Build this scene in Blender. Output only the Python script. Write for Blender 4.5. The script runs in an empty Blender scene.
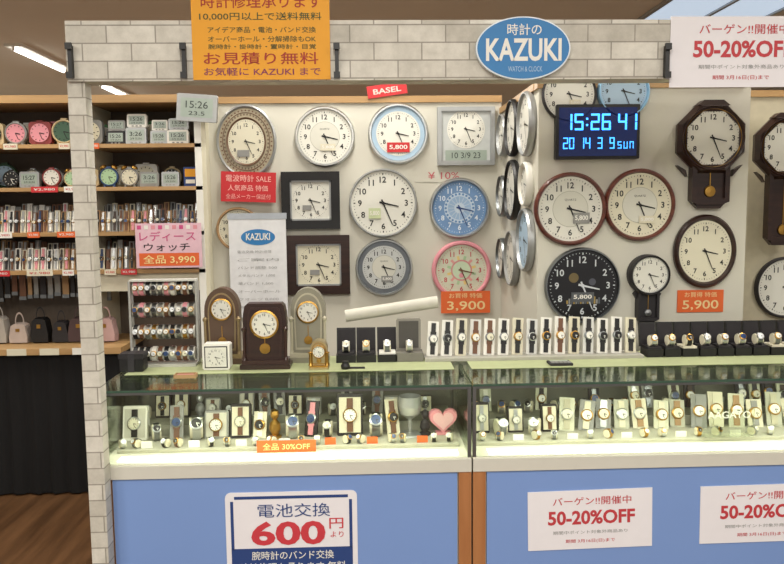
import bpy, math, random
from math import radians, cos, sin, pi
from mathutils import Vector, Matrix
random.seed(7)
scene = bpy.context.scene
scene.view_settings.view_transform = 'Standard'

# ---------------------------------------------------------------- survey
# photo measurements -> metres on the real vertical plane y = D
F = 760.0
CAM = Vector((0, 0, 1.55))
R = (Matrix.Rotation(radians(-2), 3, 'Z') @ Matrix.Rotation(radians(90 - 5.8), 3, 'X')
     @ Matrix.Rotation(radians(-0.6), 3, 'Z'))
def P(px, py, D):
    d = R @ Vector(((px - 392) / F, (282 - py) / F, -1))
    p = CAM + d * (D / d.y)
    return p.x, p.z
def K(px, py, D):
    return P(px + .5, py, D)[0] - P(px - .5, py, D)[0]

# ---------------------------------------------------------------- materials
def lin(h):
    h = h.lstrip('#')
    out = []
    for i in (0, 2, 4):
        c = int(h[i:i + 2], 16) / 255
        out.append(c / 12.92 if c <= .04045 else ((c + .055) / 1.055) ** 2.4)
    return out + [1.0]
_m = {}
def mat(h, rough=.5, metal=0, emit=0, var=.12, scale=25):
    key = (h, rough, metal, emit)
    if key in _m: return _m[key]
    m = bpy.data.materials.new('mat_' + h.strip('#') + ('_metal' if metal else ''))
    m.use_nodes = True
    nt = m.node_tree; b = nt.nodes['Principled BSDF']
    c = lin(h)
    tc = nt.nodes.new('ShaderNodeTexCoord'); n = nt.nodes.new('ShaderNodeTexNoise')
    n.inputs['Scale'].default_value = scale
    mx = nt.nodes.new('ShaderNodeMix'); mx.data_type = 'RGBA'
    mx.inputs[6].default_value = [x * (1 - var) for x in c[:3]] + [1]
    mx.inputs[7].default_value = [min(1, x * (1 + var)) for x in c[:3]] + [1]
    nt.links.new(tc.outputs['Object'], n.inputs['Vector'])
    nt.links.new(n.outputs['Fac'], mx.inputs[0])
    nt.links.new(mx.outputs[2], b.inputs['Base Color'])
    b.inputs['Roughness'].default_value = rough
    b.inputs['Metallic'].default_value = metal
    if emit:
        b.inputs['Emission Color'].default_value = c
        b.inputs['Emission Strength'].default_value = emit
    _m[key] = m
    return m
def mat_brick():
    m = bpy.data.materials.new('brick_wallpaper'); m.use_nodes = True
    nt = m.node_tree; b = nt.nodes['Principled BSDF']
    tc = nt.nodes.new('ShaderNodeTexCoord'); sp = nt.nodes.new('ShaderNodeSeparateXYZ')
    ad = nt.nodes.new('ShaderNodeMath'); ad.operation = 'ADD'
    cb = nt.nodes.new('ShaderNodeCombineXYZ'); br = nt.nodes.new('ShaderNodeTexBrick')
    nt.links.new(tc.outputs['Object'], sp.inputs[0])
    nt.links.new(sp.outputs[0], ad.inputs[0]); nt.links.new(sp.outputs[1], ad.inputs[1])
    nt.links.new(ad.outputs[0], cb.inputs[0]); nt.links.new(sp.outputs[2], cb.inputs[1])
    nt.links.new(cb.outputs[0], br.inputs['Vector'])
    br.inputs['Scale'].default_value = 1
    br.inputs['Brick Width'].default_value = .155
    br.inputs['Row Height'].default_value = .056
    br.inputs['Mortar Size'].default_value = .003
    br.inputs['Mortar Smooth'].default_value = .6
    br.inputs['Color1'].default_value = lin('#dfdbd0'); br.inputs['Color2'].default_value = lin('#c6c1b5')
    br.inputs['Mortar'].default_value = lin('#9b958a')
    n = nt.nodes.new('ShaderNodeTexNoise'); n.inputs['Scale'].default_value = 18; n.inputs['Detail'].default_value = 8
    n.inputs['Roughness'].default_value = .7
    nt.links.new(tc.outputs['Object'], n.inputs['Vector'])
    rp = nt.nodes.new('ShaderNodeValToRGB'); rp.color_ramp.elements[0].position = .3; rp.color_ramp.elements[1].position = .65
    rp.color_ramp.elements[0].color = (.5, .49, .46, 1); rp.color_ramp.elements[1].color = (1, 1, 1, 1)
    nt.links.new(n.outputs['Fac'], rp.inputs[0])
    mx = nt.nodes.new('ShaderNodeMix'); mx.data_type = 'RGBA'; mx.blend_type = 'MULTIPLY'; mx.inputs[0].default_value = .5
    nt.links.new(br.outputs['Color'], mx.inputs[6]); nt.links.new(rp.outputs[0], mx.inputs[7])
    nt.links.new(mx.outputs[2], b.inputs['Base Color'])
    b.inputs['Roughness'].default_value = .6
    return m
def mat_wood(name, c1, c2, rough=.45, along='X', sc=6):
    m = bpy.data.materials.new(name); m.use_nodes = True
    nt = m.node_tree; b = nt.nodes['Principled BSDF']
    tc = nt.nodes.new('ShaderNodeTexCoord'); mp = nt.nodes.new('ShaderNodeMapping')
    s = [sc * 4] * 3; s['XYZ'.index(along)] = sc * .3
    mp.inputs['Scale'].default_value = s
    n = nt.nodes.new('ShaderNodeTexNoise'); n.inputs['Detail'].default_value = 5; n.inputs['Scale'].default_value = 1
    r = nt.nodes.new('ShaderNodeValToRGB')
    r.color_ramp.elements[0].color = lin(c1); r.color_ramp.elements[1].color = lin(c2)
    r.color_ramp.elements[0].position = .3; r.color_ramp.elements[1].position = .7
    nt.links.new(tc.outputs['Object'], mp.inputs[0]); nt.links.new(mp.outputs[0], n.inputs['Vector'])
    nt.links.new(n.outputs['Fac'], r.inputs[0]); nt.links.new(r.outputs[0], b.inputs['Base Color'])
    b.inputs['Roughness'].default_value = rough
    return m
def mat_glass(name, tint, refl=1.0, rough=.03):
    m = bpy.data.materials.new(name); m.use_nodes = True
    nt = m.node_tree; nt.nodes.clear()
    o = nt.nodes.new('ShaderNodeOutputMaterial'); mx = nt.nodes.new('ShaderNodeMixShader')
    t = nt.nodes.new('ShaderNodeBsdfTransparent'); g = nt.nodes.new('ShaderNodeBsdfGlossy')
    t.inputs[0].default_value = lin(tint); g.inputs['Roughness'].default_value = rough
    g.inputs[0].default_value = (.97, 1, .95, 1)
    fr = nt.nodes.new('ShaderNodeFresnel'); fr.inputs[0].default_value = 1.5
    mu = nt.nodes.new('ShaderNodeMath'); mu.operation = 'MULTIPLY'; mu.inputs[1].default_value = refl
    nt.links.new(fr.outputs[0], mu.inputs[0]); nt.links.new(mu.outputs[0], mx.inputs[0])
    nt.links.new(t.outputs[0], mx.inputs[1]); nt.links.new(g.outputs[0], mx.inputs[2])
    nt.links.new(mx.outputs[0], o.inputs[0])
    return m

BRICK = mat_brick()
WOOD = mat_wood('wood_trim_tan', '#a27f52', '#bd9868')
WOODV = mat_wood('wood_strip_orange', '#9c6338', '#b37a4c', along='Z')
DKWOOD = mat_wood('dark_walnut', '#231512', '#3a231b', rough=.35, sc=10)
MAHOG = mat_wood('mahogany', '#4a2218', '#6b3527', rough=.3, sc=10)
FLOORM = mat_wood('floor_boards', '#4c3420', '#6e4e33', rough=.35, along='Y', sc=5)
WALLM = mat('#d0cdc0', .8, var=.03, scale=3)
WHITE = mat('#e8e6de', .5, var=.03)
PAPER = mat('#e9e6ea', .7, var=.02)
CREAM = mat('#d9d3bc', .6, var=.04)
BLACK = mat('#151415', .45)
BLK2 = mat('#242124', .6)
GREY = mat('#8d8d8a', .5)
SILVER = mat('#c0c2c2', .33, 1)
SILV2 = mat('#a6a8a8', .4, .6)
GOLD = mat('#b98f48', .35, 1)
STEEL = mat('#85898b', .35, 1)
RED = mat('#c42a30', .6, var=.03)
REDT = mat('#bf3a42', .6, var=.03)
ORANGE = mat('#e0662f', .6, var=.03)
NAVY = mat('#26417c', .6, var=.03)
SIGNBLUE = mat('#2f7ab6', .5, var=.03)
LTBLUE = mat('#a9c3d8', .5, var=.03)
BLUE = mat('#7a98d0', .5, var=.03, scale=2)
YEL = mat('#e6a021', .6, var=.03)
PINK = mat('#dc929c', .5, var=.03)
MAG = mat('#c84e82', .5)
BROWN = mat('#6a4630', .5)
TAN = mat('#a5835c', .6)
GREEN = mat('#5f8f62', .5)
LCD = mat('#9aa79c', .3)
LCDD = mat('#2e3432', .4)
LED = mat('#3f9dff', .5, 0, 2.4)

# ---------------------------------------------------------------- mesh builder
_tc = {}
def textgeo(s, bold):
    if (s, bold) in _tc: return _tc[(s, bold)]
    cu = bpy.data.curves.new('t', 'FONT'); cu.body = s; cu.resolution_u = 3; cu.offset = bold
    ob = bpy.data.objects.new('t', cu); scene.collection.objects.link(ob)
    dg = bpy.context.evaluated_depsgraph_get()
    me = bpy.data.meshes.new_from_object(ob.evaluated_get(dg))
    v = [(a.co.x, a.co.y) for a in me.vertices]; f = [tuple(p.vertices) for p in me.polygons]
    bpy.data.objects.remove(ob); bpy.data.curves.remove(cu); bpy.data.meshes.remove(me)
    if not v: v = [(0, 0), (1, 0), (1, 1)]; f = []
    bb = (min(a[0] for a in v), max(a[0] for a in v), min(a[1] for a in v), max(a[1] for a in v))
    _tc[(s, bold)] = (v, f, bb)
    return _tc[(s, bold)]

class MB:
    def __init__(s, name):
        s.name = name; s.v = []; s.f = []; s.mi = []; s.sm = []; s.mats = []; s.T = Matrix.Identity(4)
    def add(s, vs, fs, m, smooth=False):
        if m not in s.mats: s.mats.append(m)
        i = s.mats.index(m); o = len(s.v)
        for v in vs: s.v.append(s.T @ Vector(v))
        for f in fs:
            s.f.append([a + o for a in f]); s.mi.append(i); s.sm.append(smooth)
    def box(s, x0, x1, y0, y1, z0, z1, m, bev=0):
        if bev:
            b = bev
            pts = [(x0 + b, z0), (x1 - b, z0), (x1, z0 + b), (x1, z1 - b), (x1 - b, z1), (x0 + b, z1), (x0, z1 - b), (x0, z0 + b)]
            s.prism(pts, -y1, -y0, m); return
        v = [(x, y, z) for x in (x0, x1) for y in (y0, y1) for z in (z0, z1)]
        s.add(v, [(0, 1, 3, 2), (4, 6, 7, 5), (0, 4, 5, 1), (2, 3, 7, 6), (0, 2, 6, 4), (1, 5, 7, 3)], m)
    def prism(s, pts, d0, d1, m, inset=0):
        n = len(pts)
        cx = sum(p[0] for p in pts) / n; cz = sum(p[1] for p in pts) / n
        v = [(x, -d0, z) for x, z in pts] + [(cx + (x - cx) * (1 - inset), -d1, cz + (z - cz) * (1 - inset)) for x, z in pts]
        s.add(v, [tuple(range(n, 2 * n)), tuple(reversed(range(n)))] + [(i, (i + 1) % n, n + (i + 1) % n, n + i) for i in range(n)], m)
    def poly(s, pts, d, m):
        s.add([(x, -d, z) for x, z in pts], [tuple(range(len(pts)))], m)
    def ell(s, cx, cz, rx, rz, d, m, n=40):
        s.poly([(cx + rx * cos(2 * pi * i / n), cz + rz * sin(2 * pi * i / n)) for i in range(n)], d, m)
    def lathe(s, prof, m, seg=48, cx=0, cz=0, sx=1, sz=1, a0=0, smooth=True):
        for (r0, d0), (r1, d1) in zip(prof[:-1], prof[1:]):
            v = []
            for i in range(seg):
                a = a0 + 2 * pi * i / seg
                v.append((cx + r0 * sx * cos(a), -d0, cz + r0 * sz * sin(a)))
                v.append((cx + r1 * sx * cos(a), -d1, cz + r1 * sz * sin(a)))
            s.add(v, [(2 * i, (2 * i + 2) % (2 * seg), (2 * i + 3) % (2 * seg), 2 * i + 1) for i in range(seg)], m, smooth)
    def text(s, t, cx, cz, w, h, d, m, bold=0.0, rot=0):
        if any(ord(ch) > 0x3000 for ch in t): bold = min(bold, .006)
        v, f, (a, b, c, e) = textgeo(t, bold)
        kx = w / max(b - a, 1e-4); kz = h / max(e - c, 1e-4)
        if w <= 0: kx = kz
        if h <= 0: kz = kx
        cr, sr = cos(rot), sin(rot); out = []
        for x, y in v:
            X = (x - (a + b) / 2) * kx; Z = (y - (c + e) / 2) * kz
            out.append((cx + X * cr - Z * sr, -d, cz + X * sr + Z * cr))
        s.add(out, f, m)
    def bar(s, cx, cz, ang, r0, r1, w, d, m, w1=None):
        if w1 is None: w1 = w
        ux, uz = sin(ang), cos(ang); nx, nz = uz, -ux
        s.poly([(cx + ux * r0 - nx * w / 2, cz + uz * r0 - nz * w / 2), (cx + ux * r0 + nx * w / 2, cz + uz * r0 + nz * w / 2),
                (cx + ux * r1 + nx * w1 / 2, cz + uz * r1 + nz * w1 / 2), (cx + ux * r1 - nx * w1 / 2, cz + uz * r1 - nz * w1 / 2)], d, m)
    def build(s, loc=(0, 0, 0), rz=0, ry=0, parent=None):
        me = bpy.data.meshes.new(s.name)
        me.from_pydata([tuple(v) for v in s.v], [], s.f)
        for m in s.mats: me.materials.append(m)
        me.polygons.foreach_set('material_index', s.mi)
        me.polygons.foreach_set('use_smooth', s.sm)
        me.update()
        ob = bpy.data.objects.new(s.name, me); scene.collection.objects.link(ob)
        ob.location = loc; ob.rotation_euler = (0, ry, rz)
        if parent: ob.parent = parent
        return ob

# ---------------------------------------------------------------- planes
YS = 4.10      # shelf fronts
YW = 4.20      # left clock wall
YR = 3.30      # right clock wall
YC = 2.60      # counter front
YB = 3.14      # counter back
YP = 2.52      # brick post / beam front
CEIL = 3.2
ZT = P(392, 385, YC)[1]      # counter top height incl. mat
ZG = ZT - .002               # glass surface
ZDK = P(392, 459, YC)[1]     # case deck
ZBL = P(392, 471, YC)[1]     # top of blue panels
XRET = P(538, 200, YR)[0]    # return wall

def single(name, fn, loc=(0, 0, 0)):
    b = MB(name); fn(b); return b.build(loc)

# room shell
FAR = 15.0
single('floor', lambda b: b.box(-6, 6, -3, FAR, -.05, 0, FLOORM))
single('ceiling', lambda b: b.box(-6, 6, -3, FAR, CEIL, CEIL + .1, mat('#dcd6c8', .9, var=.05, scale=2)))
single('wall_back', lambda b: b.box(-6, 6, FAR, FAR + .1, 0, CEIL, mat('#c9c4b8', .9)))
single('wall_left', lambda b: b.box(-6.1, -6, -3, FAR, 0, CEIL, mat('#c4c0b6', .9)))
single('wall_right', lambda b: b.box(6, 6.1, -3, FAR, 0, CEIL, mat('#b0aca2', .9)))

# display walls of the booth
zl = P(350, 103, YW)[1]; zr = P(640, 88, YR)[1]
xl = P(207, 200, YW)[0]
def f(b):
    b.box(xl, XRET, YW, YW + .06, 0, zl, WALLM)
    b.box(xl - .035, xl, YW - .1, YW + .06, 0, zl, WHITE)
    b.box(xl, XRET, YW - .015, YW + .075, zl, zl + .035, WOOD)
single('wall_display_rear', f)
xe = P(738, 200, YR)[0]
def f(b):
    b.box(XRET, XRET + .05, YR, YW + .06, 0, zr, WALLM)
    b.box(XRET + .05, xe, YR, YR + .05, 0, zr, WALLM)
    b.box(XRET - .01, xe + .01, YR - .012, YR + .06, zr, zr + .03, WOOD)
    b.box(XRET - .012, XRET + .06, YR + .06, YW + .07, zr, zr + .03, WOOD)
    b.box(xe, xe + .04, YR, YR + .35, 0, zr, WALLM)
    b.box(xe + .04, xe + 1.0, YR + .3, YR + .35, 0, zr, mat('#c4bba2', .8))
    b.box(xe + .04, xe + 1.0, YR + .29, YR + .36, zr, zr + .03, WOOD)
single('wall_display_right', f)

# brick beam and post
zb0 = P(392, 80, YP)[1]; zb1 = P(392, 20, YP)[1]
xb0 = P(66, 50, YP)[0]
single('brick_beam', lambda b: b.box(xb0, 2.2, YP, YP + .09, zb0, zb1, BRICK))
xp = P(86, 300, YP)[0]
single('brick_post', lambda b: b.box(xp - .028, xp + .028, YP + .01, YP + .066, 0, zb0, BRICK))
for px in (337, 665, 185, 72):
    x, z = P(px, 62, YP)
    b = MB('beam_clip')
    b.box(-.006, .006, -.02, 0, -.05, .05, BLACK)
    b.box(-.01, .01, -.03, -.02, -.055, -.035, BLACK)
    b.box(-.01, .01, -.03, -.02, .035, .055, BLACK)
    b.build((x, YP, z))

# ---------------------------------------------------------------- signs
class Sign(MB):
    def __init__(s, name, x0, y0, x1, y1, D):
        super().__init__(name)
        s.c = ((x0 + x1) / 2, (y0 + y1) / 2); s.D = D; s.k = K(s.c[0], s.c[1], D)
        s.w = (x1 - x0) * s.k; s.h = (y1 - y0) * s.k
    def L(s, px, py): return ((px - s.c[0]) * s.k, (s.c[1] - py) * s.k)
    def base(s, m, t=.004, r=0):
        w, h = s.w / 2, s.h / 2
        if r:
            pts = []
            for (cx, cz, a) in ((w - r, h - r, 0), (-w + r, h - r, 90), (-w + r, -h + r, 180), (w - r, -h + r, 270)):
                for j in range(5):
                    q = radians(a + j * 22.5); pts.append((cx + r * cos(q), cz + r * sin(q)))
            s.prism(pts, 0, t, m)
        else:
            s.prism([(-w, -h), (w, -h), (w, h), (-w, h)], 0, t, m)
        s.t = t + .001
    def tx(s, t, x0, y0, x1, y1, m, bold=0, rot=0, d=0):
        a = s.L((x0 + x1) / 2, (y0 + y1) / 2)
        s.text(t, a[0], a[1], (x1 - x0) * s.k, (y1 - y0) * s.k, s.t + d, m, bold, rot)
    def rc(s, x0, y0, x1, y1, m, d=0):
        a = s.L(x0, y1); c = s.L(x1, y0)
        s.poly([(a[0], a[1]), (c[0], a[1]), (c[0], c[1]), (a[0], c[1])], s.t + d, m)
    def place(s, ry=0):
        x, z = P(s.c[0], s.c[1], s.D)
        return s.build((x, s.D, z), ry=ry)

# yellow repair poster
g = Sign('repair_notice_poster', 192, -22, 330, 79, YP - .001); g.base(YEL)
RB = mat('#a02818', .6); DG = mat('#3c4a1c', .6)
g.tx('時計修理承ります', 202, -5, 322, 9, RB, .02)
g.tx('10,000円以上で送料無料', 200, 13, 322, 21, DG, .01)
g.tx('アイデア商品・電池・バンド交換', 208, 27, 316, 33, DG, .01)
g.tx('オーバーホール・分解掃除もOK', 208, 36, 316, 42, DG, .01)
g.tx('腕時計・掛時計・置時計・目覚', 208, 44, 316, 49, DG, .01)
g.tx('お見積り無料', 203, 52, 318, 64, RB, .02)
g.tx('お気軽に KAZUKI まで', 203, 67, 320, 75, mat('#7d1f52', .6), .01)
g.place()
# oval shop sign
g = Sign('oval_shop_sign', 475, 19, 569, 80, YP - .001)
g.lathe([(0, .02), (1, .02), (1, 0)], mat('#dfe9f0', .4), 56, sx=g.w / 2, sz=g.h / 2); g.t = .021
g.ell(0, 0, g.w / 2 * .97, g.h / 2 * .96, .0212, SIGNBLUE, 56); g.t = .022
g.tx('時計の', 506, 26, 540, 37, WHITE, .01)
g.tx('KAZUKI', 485, 40, 560, 62, WHITE, .025)
g.tx('WATCH & CLOCK', 507, 67, 541, 72, LTBLUE)
g.place()
def sale(name, x0, y0, x1, y1, D, ry=0):
    g = Sign(name, x0, y0, x1, y1, D); g.base(PAPER, .003)
    w = x1 - x0; h = y1 - y0
    def q(t, a, b_, c, d, m, bo): g.tx(t, x0 + a * w, y0 + b_ * h, x0 + c * w, y0 + d * h, m, bo)
    q('バーゲン!!開催中', .2, .11, .83, .25, REDT, .02)
    q('50-20%OFF', .16, .34, .86, .58, REDT, .03)
    q('期間中ポイント対象外商品あり', .2, .68, .8, .74, GREY, 0)
    q('期間 3月16日(日)まで', .3, .83, .7, .9, REDT, .01)
    return g.place(ry)
sale('sale_poster', 670, 18, 812, 86, YP - .001)
sale('sale_poster', 528, 489, 652, 549, YC - .0025, radians(-1))
sale('sale_poster', 700, 484, 824, 542, YC - .0025, radians(-.5))
# battery poster
g = Sign('battery_exchange_poster', 227, 489, 358, 612, YC - .0025); g.base(PAPER, .003, .02)
g.rc(232, 547, 353, 606, NAVY)
for a in ((232, 498, 235, 548), (350, 498, 353, 548), (236, 493, 349, 496)): g.rc(*a, NAVY)
g.tx('電池交換', 259, 501, 331, 515, NAVY, .0, d=.001)
g.tx('600', 252, 519, 326, 544, mat('#c93a44', .6), .03, d=.001)
g.tx('円', 330, 517, 344, 528, mat('#c93a44', .6), .02, d=.001)
g.tx('より', 331, 531, 344, 537, mat('#c93a44', .6), d=.001)
g.tx('腕時計のバンド交換', 252, 550, 334, 559, WHITE, .01, d=.001)
g.tx('時計修理も承ります 無料', 240, 562, 346, 573, WHITE, .01, d=.001)
g.place()

# ---------------------------------------------------------------- clocks
def hands(b, r, d, m=BLACK, cx=0, cz=0):
    b.bar(cx, cz, radians(103), -.12 * r, .5 * r, .06 * r, d, m, .035 * r)
    b.bar(cx, cz, radians(157), -.12 * r, .74 * r, .05 * r, d + .001, m, .025 * r)
    b.ell(cx, cz, .05 * r, .05 * r, d + .002, m, 12)
def dial(b, r, d, face, ink=BLACK, nums=True, cx=0, cz=0, sx=1, sz=1, handm=None, nr=.73, ns=.19, minutes=True):
    b.ell(cx, cz, r * sx, r * sz, d, face, 48)
    if minutes:
        for i in range(60):
            a = 2 * pi * i / 60; q = .93; l = .03 if i % 5 else .06
            x, z = sin(a) * r * sx, cos(a) * r * sz
            ln = math.hypot(x, z); ux, uz = x / ln, z / ln; w = r * (.008 if i % 5 else .016)
            x1, z1 = x * q, z * q; x0, z0 = x * (q - l), z * (q - l)
            b.poly([(cx + x0 - uz * w, cz + z0 + ux * w), (cx + x0 + uz * w, cz + z0 - ux * w),
                    (cx + x1 + uz * w, cz + z1 - ux * w), (cx + x1 - uz * w, cz + z1 + ux * w)], d + .0008, ink)
    for i in range(1, 13):
        a = 2 * pi * i / 12
        x, z = cx + sin(a) * r * nr * sx, cz + cos(a) * r * nr * sz
        if nums: b.text(str(i), x, z, 0, r * ns, d + .0008, ink, .02)
        else: b.bar(cx, cz, a, r * (nr - .1), r * (nr + .1), r * .05, d + .0008, ink)
    hands(b, r, d + .003, handm or ink, cx, cz)
def wallclock(px, py, dpx, D, rim, face, rimw=.1, sx=1, sz=1, name='round_wall_clock', nums=True, ink=BLACK, ring=None,
              label=None, handm=None, at=None, rz=0, deco=None):
    k = K(px, py, D); r = dpx / 2 * k
    b = MB(name)
    w = rimw
    b.lathe([(.96 * r, 0), (r, .008), (r, .024), ((1 - w * .35) * r, .036), ((1 - w * .7) * r, .036), ((1 - w) * r, .022)], rim, 56, sx=sx, sz=sz)
    rr = (1 - w) * r
    dd = .022
    if ring:
        b.ell(0, 0, rr * sx, rr * sz, dd, ring, 48); dd += .001
        rr *= .84
    dial(b, rr, dd, face, ink, nums, sx=sx, sz=sz, handm=handm)
    e = dd + .0006
    if deco == 'inner':
        b.ell(0, 0, .56 * rr * sx, .56 * rr * sz, e, mat('#a9a899', .5), 40); b.ell(0, 0, .545 * rr * sx, .545 * rr * sz, e + .0004, mat('#d3d2c6', .35, var=.02), 40)
        b.text('QUARTZ', 0, .28 * rr, .36 * rr, .07 * rr, e + .0008, ink)
    if deco == 'lace':
        c1, c2, c3 = mat('#c2d2e2', .4), mat('#5f86b8', .4), mat('#9ab6d6', .4)
        b.ell(0, 0, .58 * rr, .58 * rr, e, c1, 36)
        for i in range(24): b.ell(.52 * rr * cos(i * pi / 12), .52 * rr * sin(i * pi / 12), .045 * rr, .045 * rr, e + .0004, c2, 8)
        b.ell(0, 0, .44 * rr, .44 * rr, e + .0003, c3, 36)
        for i in range(16): b.bar(0, 0, i * pi / 8, .1 * rr, .42 * rr, .02 * rr, e + .0006, c1)
        b.ell(0, 0, .2 * rr, .2 * rr, e + .0008, c1, 20)
    if deco == 'colour':
        for i in range(12):
            b.bar(0, 0, (i + .5) * pi / 6, .42 * rr, .58 * rr, .1 * rr, e, [mat('#a9c79c', .5), mat('#df9f98', .5), mat('#e0c67e', .5)][i % 3])
        b.ell(0, 0, .42 * rr, .42 * rr, e, mat('#d38f8f', .5), 32); b.ell(0, 0, .36 * rr, .36 * rr, e + .0004, mat('#c5d6b8', .5), 32)
        b.ell(0, -.2 * rr, .1 * rr, .1 * rr, e + .0006, PINK, 16)
    if deco == 'picture':
        for i in range(15):
            a = (i - 7) * .065 * rr; h = (.1 + .13 * ((i * 7) % 5) / 5) * rr
            b.poly([(a, -.52 * rr), (a + .05 * rr, -.52 * rr), (a + .05 * rr, -.52 * rr + h), (a, -.52 * rr + h)], e + .0002, [mat('#a58c4a', .4), GREY, mat('#5b6068')][i % 3])
        b.ell(-.25 * rr, .22 * rr, .14 * rr, .14 * rr, e, mat('#6a5c3a', .4), 20)
        b.ell(.28 * rr, .1 * rr, .1 * rr, .1 * rr, e, mat('#4c4e58', .4), 20)
    if label:
        lx, lz, lw, lh, lm = label
        b.prism([(lx * r - lw * r / 2, lz * r - lh * r / 2), (lx * r + lw * r / 2, lz * r - lh * r / 2), (lx * r + lw * r / 2, lz * r + lh * r / 2), (lx * r - lw * r / 2, lz * r + lh * r / 2)], .027, .029, lm)
        b.text('5,800', lx * r, lz * r, lw * r * .8, lh * r * .5, .0295, WHITE if lm != WHITE else REDT, .02)
    if at: return b.build(at, rz=rz)
    x, z = P(px, py, D)
    return b.build((x, D, z), rz=rz)

FACE = mat('#dfded4', .4, var=.02)
FACEC = mat('#dcd7c0', .4, var=.02)
FACEG = mat('#c9ccca', .3, .2, var=.02)
# ornate oval clock
b = MB('oval_wall_clock'); k = K(247, 140, YW); r = 30 * k; Q = 1.22
b.lathe([(.97 * r, 0), (r, .01), (r, .03), (.95 * r, .036), (.91 * r, .028)], SILV2, 56, sz=Q)
b.ell(0, 0, .92 * r, .92 * r * Q, .024, mat('#a79c84', .5), 56)
b.lathe([(.66 * r, .024), (.65 * r, .034), (.6 * r, .026)], mat('#6b5240', .4), 48, sz=Q)
for i in range(44):
    a = 2 * pi * i / 44
    ca, sa = cos(a), sin(a)
    b.ell(.84 * r * ca, .84 * r * Q * sa, .028 * r, .028 * r, .0255, BROWN, 8)
    b.ell(.73 * r * cos(a + .07), .73 * r * Q * sin(a + .07), .03 * r, .035 * r, .0255, mat('#70604c', .5), 8)
b.lathe([(.79 * r, .024), (.785 * r, .028), (.77 * r, .025)], BROWN, 48, sz=Q)
dial(b, .61 * r, .026, FACEC, cz=.0, sz=Q)
b.prism([(-.3 * r, -.5 * r), (.1 * r, -.5 * r), (.1 * r, -.28 * r), (-.3 * r, -.28 * r)], .03, .033, GREY)
x, z = P(247, 142, YW); b.build((x, YW, z))
wallclock(325, 137, 60, YW, SILVER, FACE, .12, label=(.1, -.35, .5, .22, CREAM), deco='inner')
wallclock(398, 134, 60, YW, SILVER, FACE, .13, ring=LTBLUE, label=(0, -.45, .75, .32, RED))
wallclock(383, 203, 68, YW, SILV2, FACE, .07, label=(-.25, -.3, .35, .3, mat('#c9d4a8')))
wallclock(459, 208, 60, YW, SILVER, mat('#6f92be', .4), .12, ink=mat('#dfe8f0', .5), handm=NAVY, deco='lace')
wallclock(384, 267, 57, YW, SILVER, FACEG, .1, ring=mat('#777c82', .3, .5), label=(.1, -.4, .4, .2, GREY), deco='inner')
wallclock(461, 270, 59, YW, PINK, mat('#d0d2bc', .4), .15, ink=mat('#c04a54', .5), handm=BROWN, deco='colour')
wallclock(239, 229, 44, YW, TAN, FACEC, .12)
def sqclock(name, x0, y0, x1, y1, D, frame, fw, face, style):
    g = Sign(name, x0, y0, x1, y1, D); w, h = g.w / 2, g.h / 2
    b = fw * g.w
    for (a0, a1, c0, c1) in ((-w, w, -h, -h + b), (-w, w, h - b, h), (-w, -w + b, -h + b, h - b), (w - b, w, -h + b, h - b)):
        g.prism([(a0, c0), (a1, c0), (a1, c1), (a0, c1)], 0, .036, frame, .0)
    g.poly([(-w + b, -h + b), (w - b, -h + b), (w - b, h - b), (-w + b, h - b)], .02, face)
    ib = b * .18
    for (a0, a1, c0, c1) in ((-w + b, w - b, -h + b, -h + b + ib), (-w + b, w - b, h - b - ib, h - b), (-w + b, -w + b + ib, -h + b, h - b), (w - b - ib, w - b, -h + b, h - b)):
        g.prism([(a0, c0), (a1, c0), (a1, c1), (a0, c1)], .02, .03, SILV2)
    if style == 'radio':
        dial(g, g.w * .33, .0215, FACE, cz=g.h * .12, minutes=True)
        g.box(-.36 * g.w, .36 * g.w, -.024, -.02, -.42 * g.h, -.24 * g.h, LCD)
        g.text('10 3/9 23', 0, -.33 * g.h, .5 * g.w, .1 * g.h, .0245, LCDD)
    else:
        dial(g, (w - b) * .95, .021, face)
        g.prism([(-.28 * w, -.32 * w), (.02 * w, -.32 * w), (.02 * w, -.16 * w), (-.28 * w, -.16 * w)], .024, .026, GREY)
    g.place()
sqclock('square_radio_clock', 437, 108, 494, 165, YW, SILV2, .07, mat('#c0c4c2', .4), 'radio')
sqclock('square_wall_clock', 282, 172, 340, 229, YW, BLACK, .15, FACE, 'a')
sqclock('square_wall_clock', 288, 235, 350, 294, YW, DKWOOD, .14, FACEC, 'a')

# return wall clocks (facing -x)
def ret(y, py, dpx_m, rim, face, w=.1, ring=None):
    z = P(515, py, y)[1]
    k = K(515, py, YR)
    wallclock(515, py, dpx_m / k, YR, rim, face, w, ring=ring, at=(XRET, y, z), rz=-pi / 2)
ret(3.47, 124, .29, SILV2, FACE); ret(3.79, 128, .28, BLACK, FACE); ret(4.06, 135, .22, SILV2, FACE)
ret(3.79, 190, .30, BLACK, FACE, .12); ret(3.47, 184, .2, WHITE, FACE); ret(4.06, 196, .22, STEEL, FACE)
ret(3.47, 240, .29, SILV2, LTBLUE); ret(3.79, 258, .28, GREY, FACE); ret(4.06, 258, .22, STEEL, FACE)

# right wall clocks
wallclock(568, 95, 54, YR, BLK2, FACE, .08, label=(.2, -.3, .4, .2, CREAM))
wallclock(622, 92, 52, YR, mat('#8fb9d8', .3, .3), LTBLUE, .12)
wallclock(569, 209, 72, YR, MAHOG, FACE, .12, label=(.3, -.25, .45, .3, GREY), deco='inner')
wallclock(638, 205, 71, YR, MAHOG, FACEC, .12, label=(.2, -.4, .45, .2, CREAM), deco='inner')
wallclock(703, 251, 62, YR, DKWOOD, FACEC, .16, sz=1.16, name='oval_wall_clock')
wallclock(581, 285, 75, YR, STEEL, mat('#15151a', .3), .07, ink=mat('#c9ced2', .4), label=(.0, -.3, .6, .25, mat('#54585c')), deco='picture')
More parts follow.
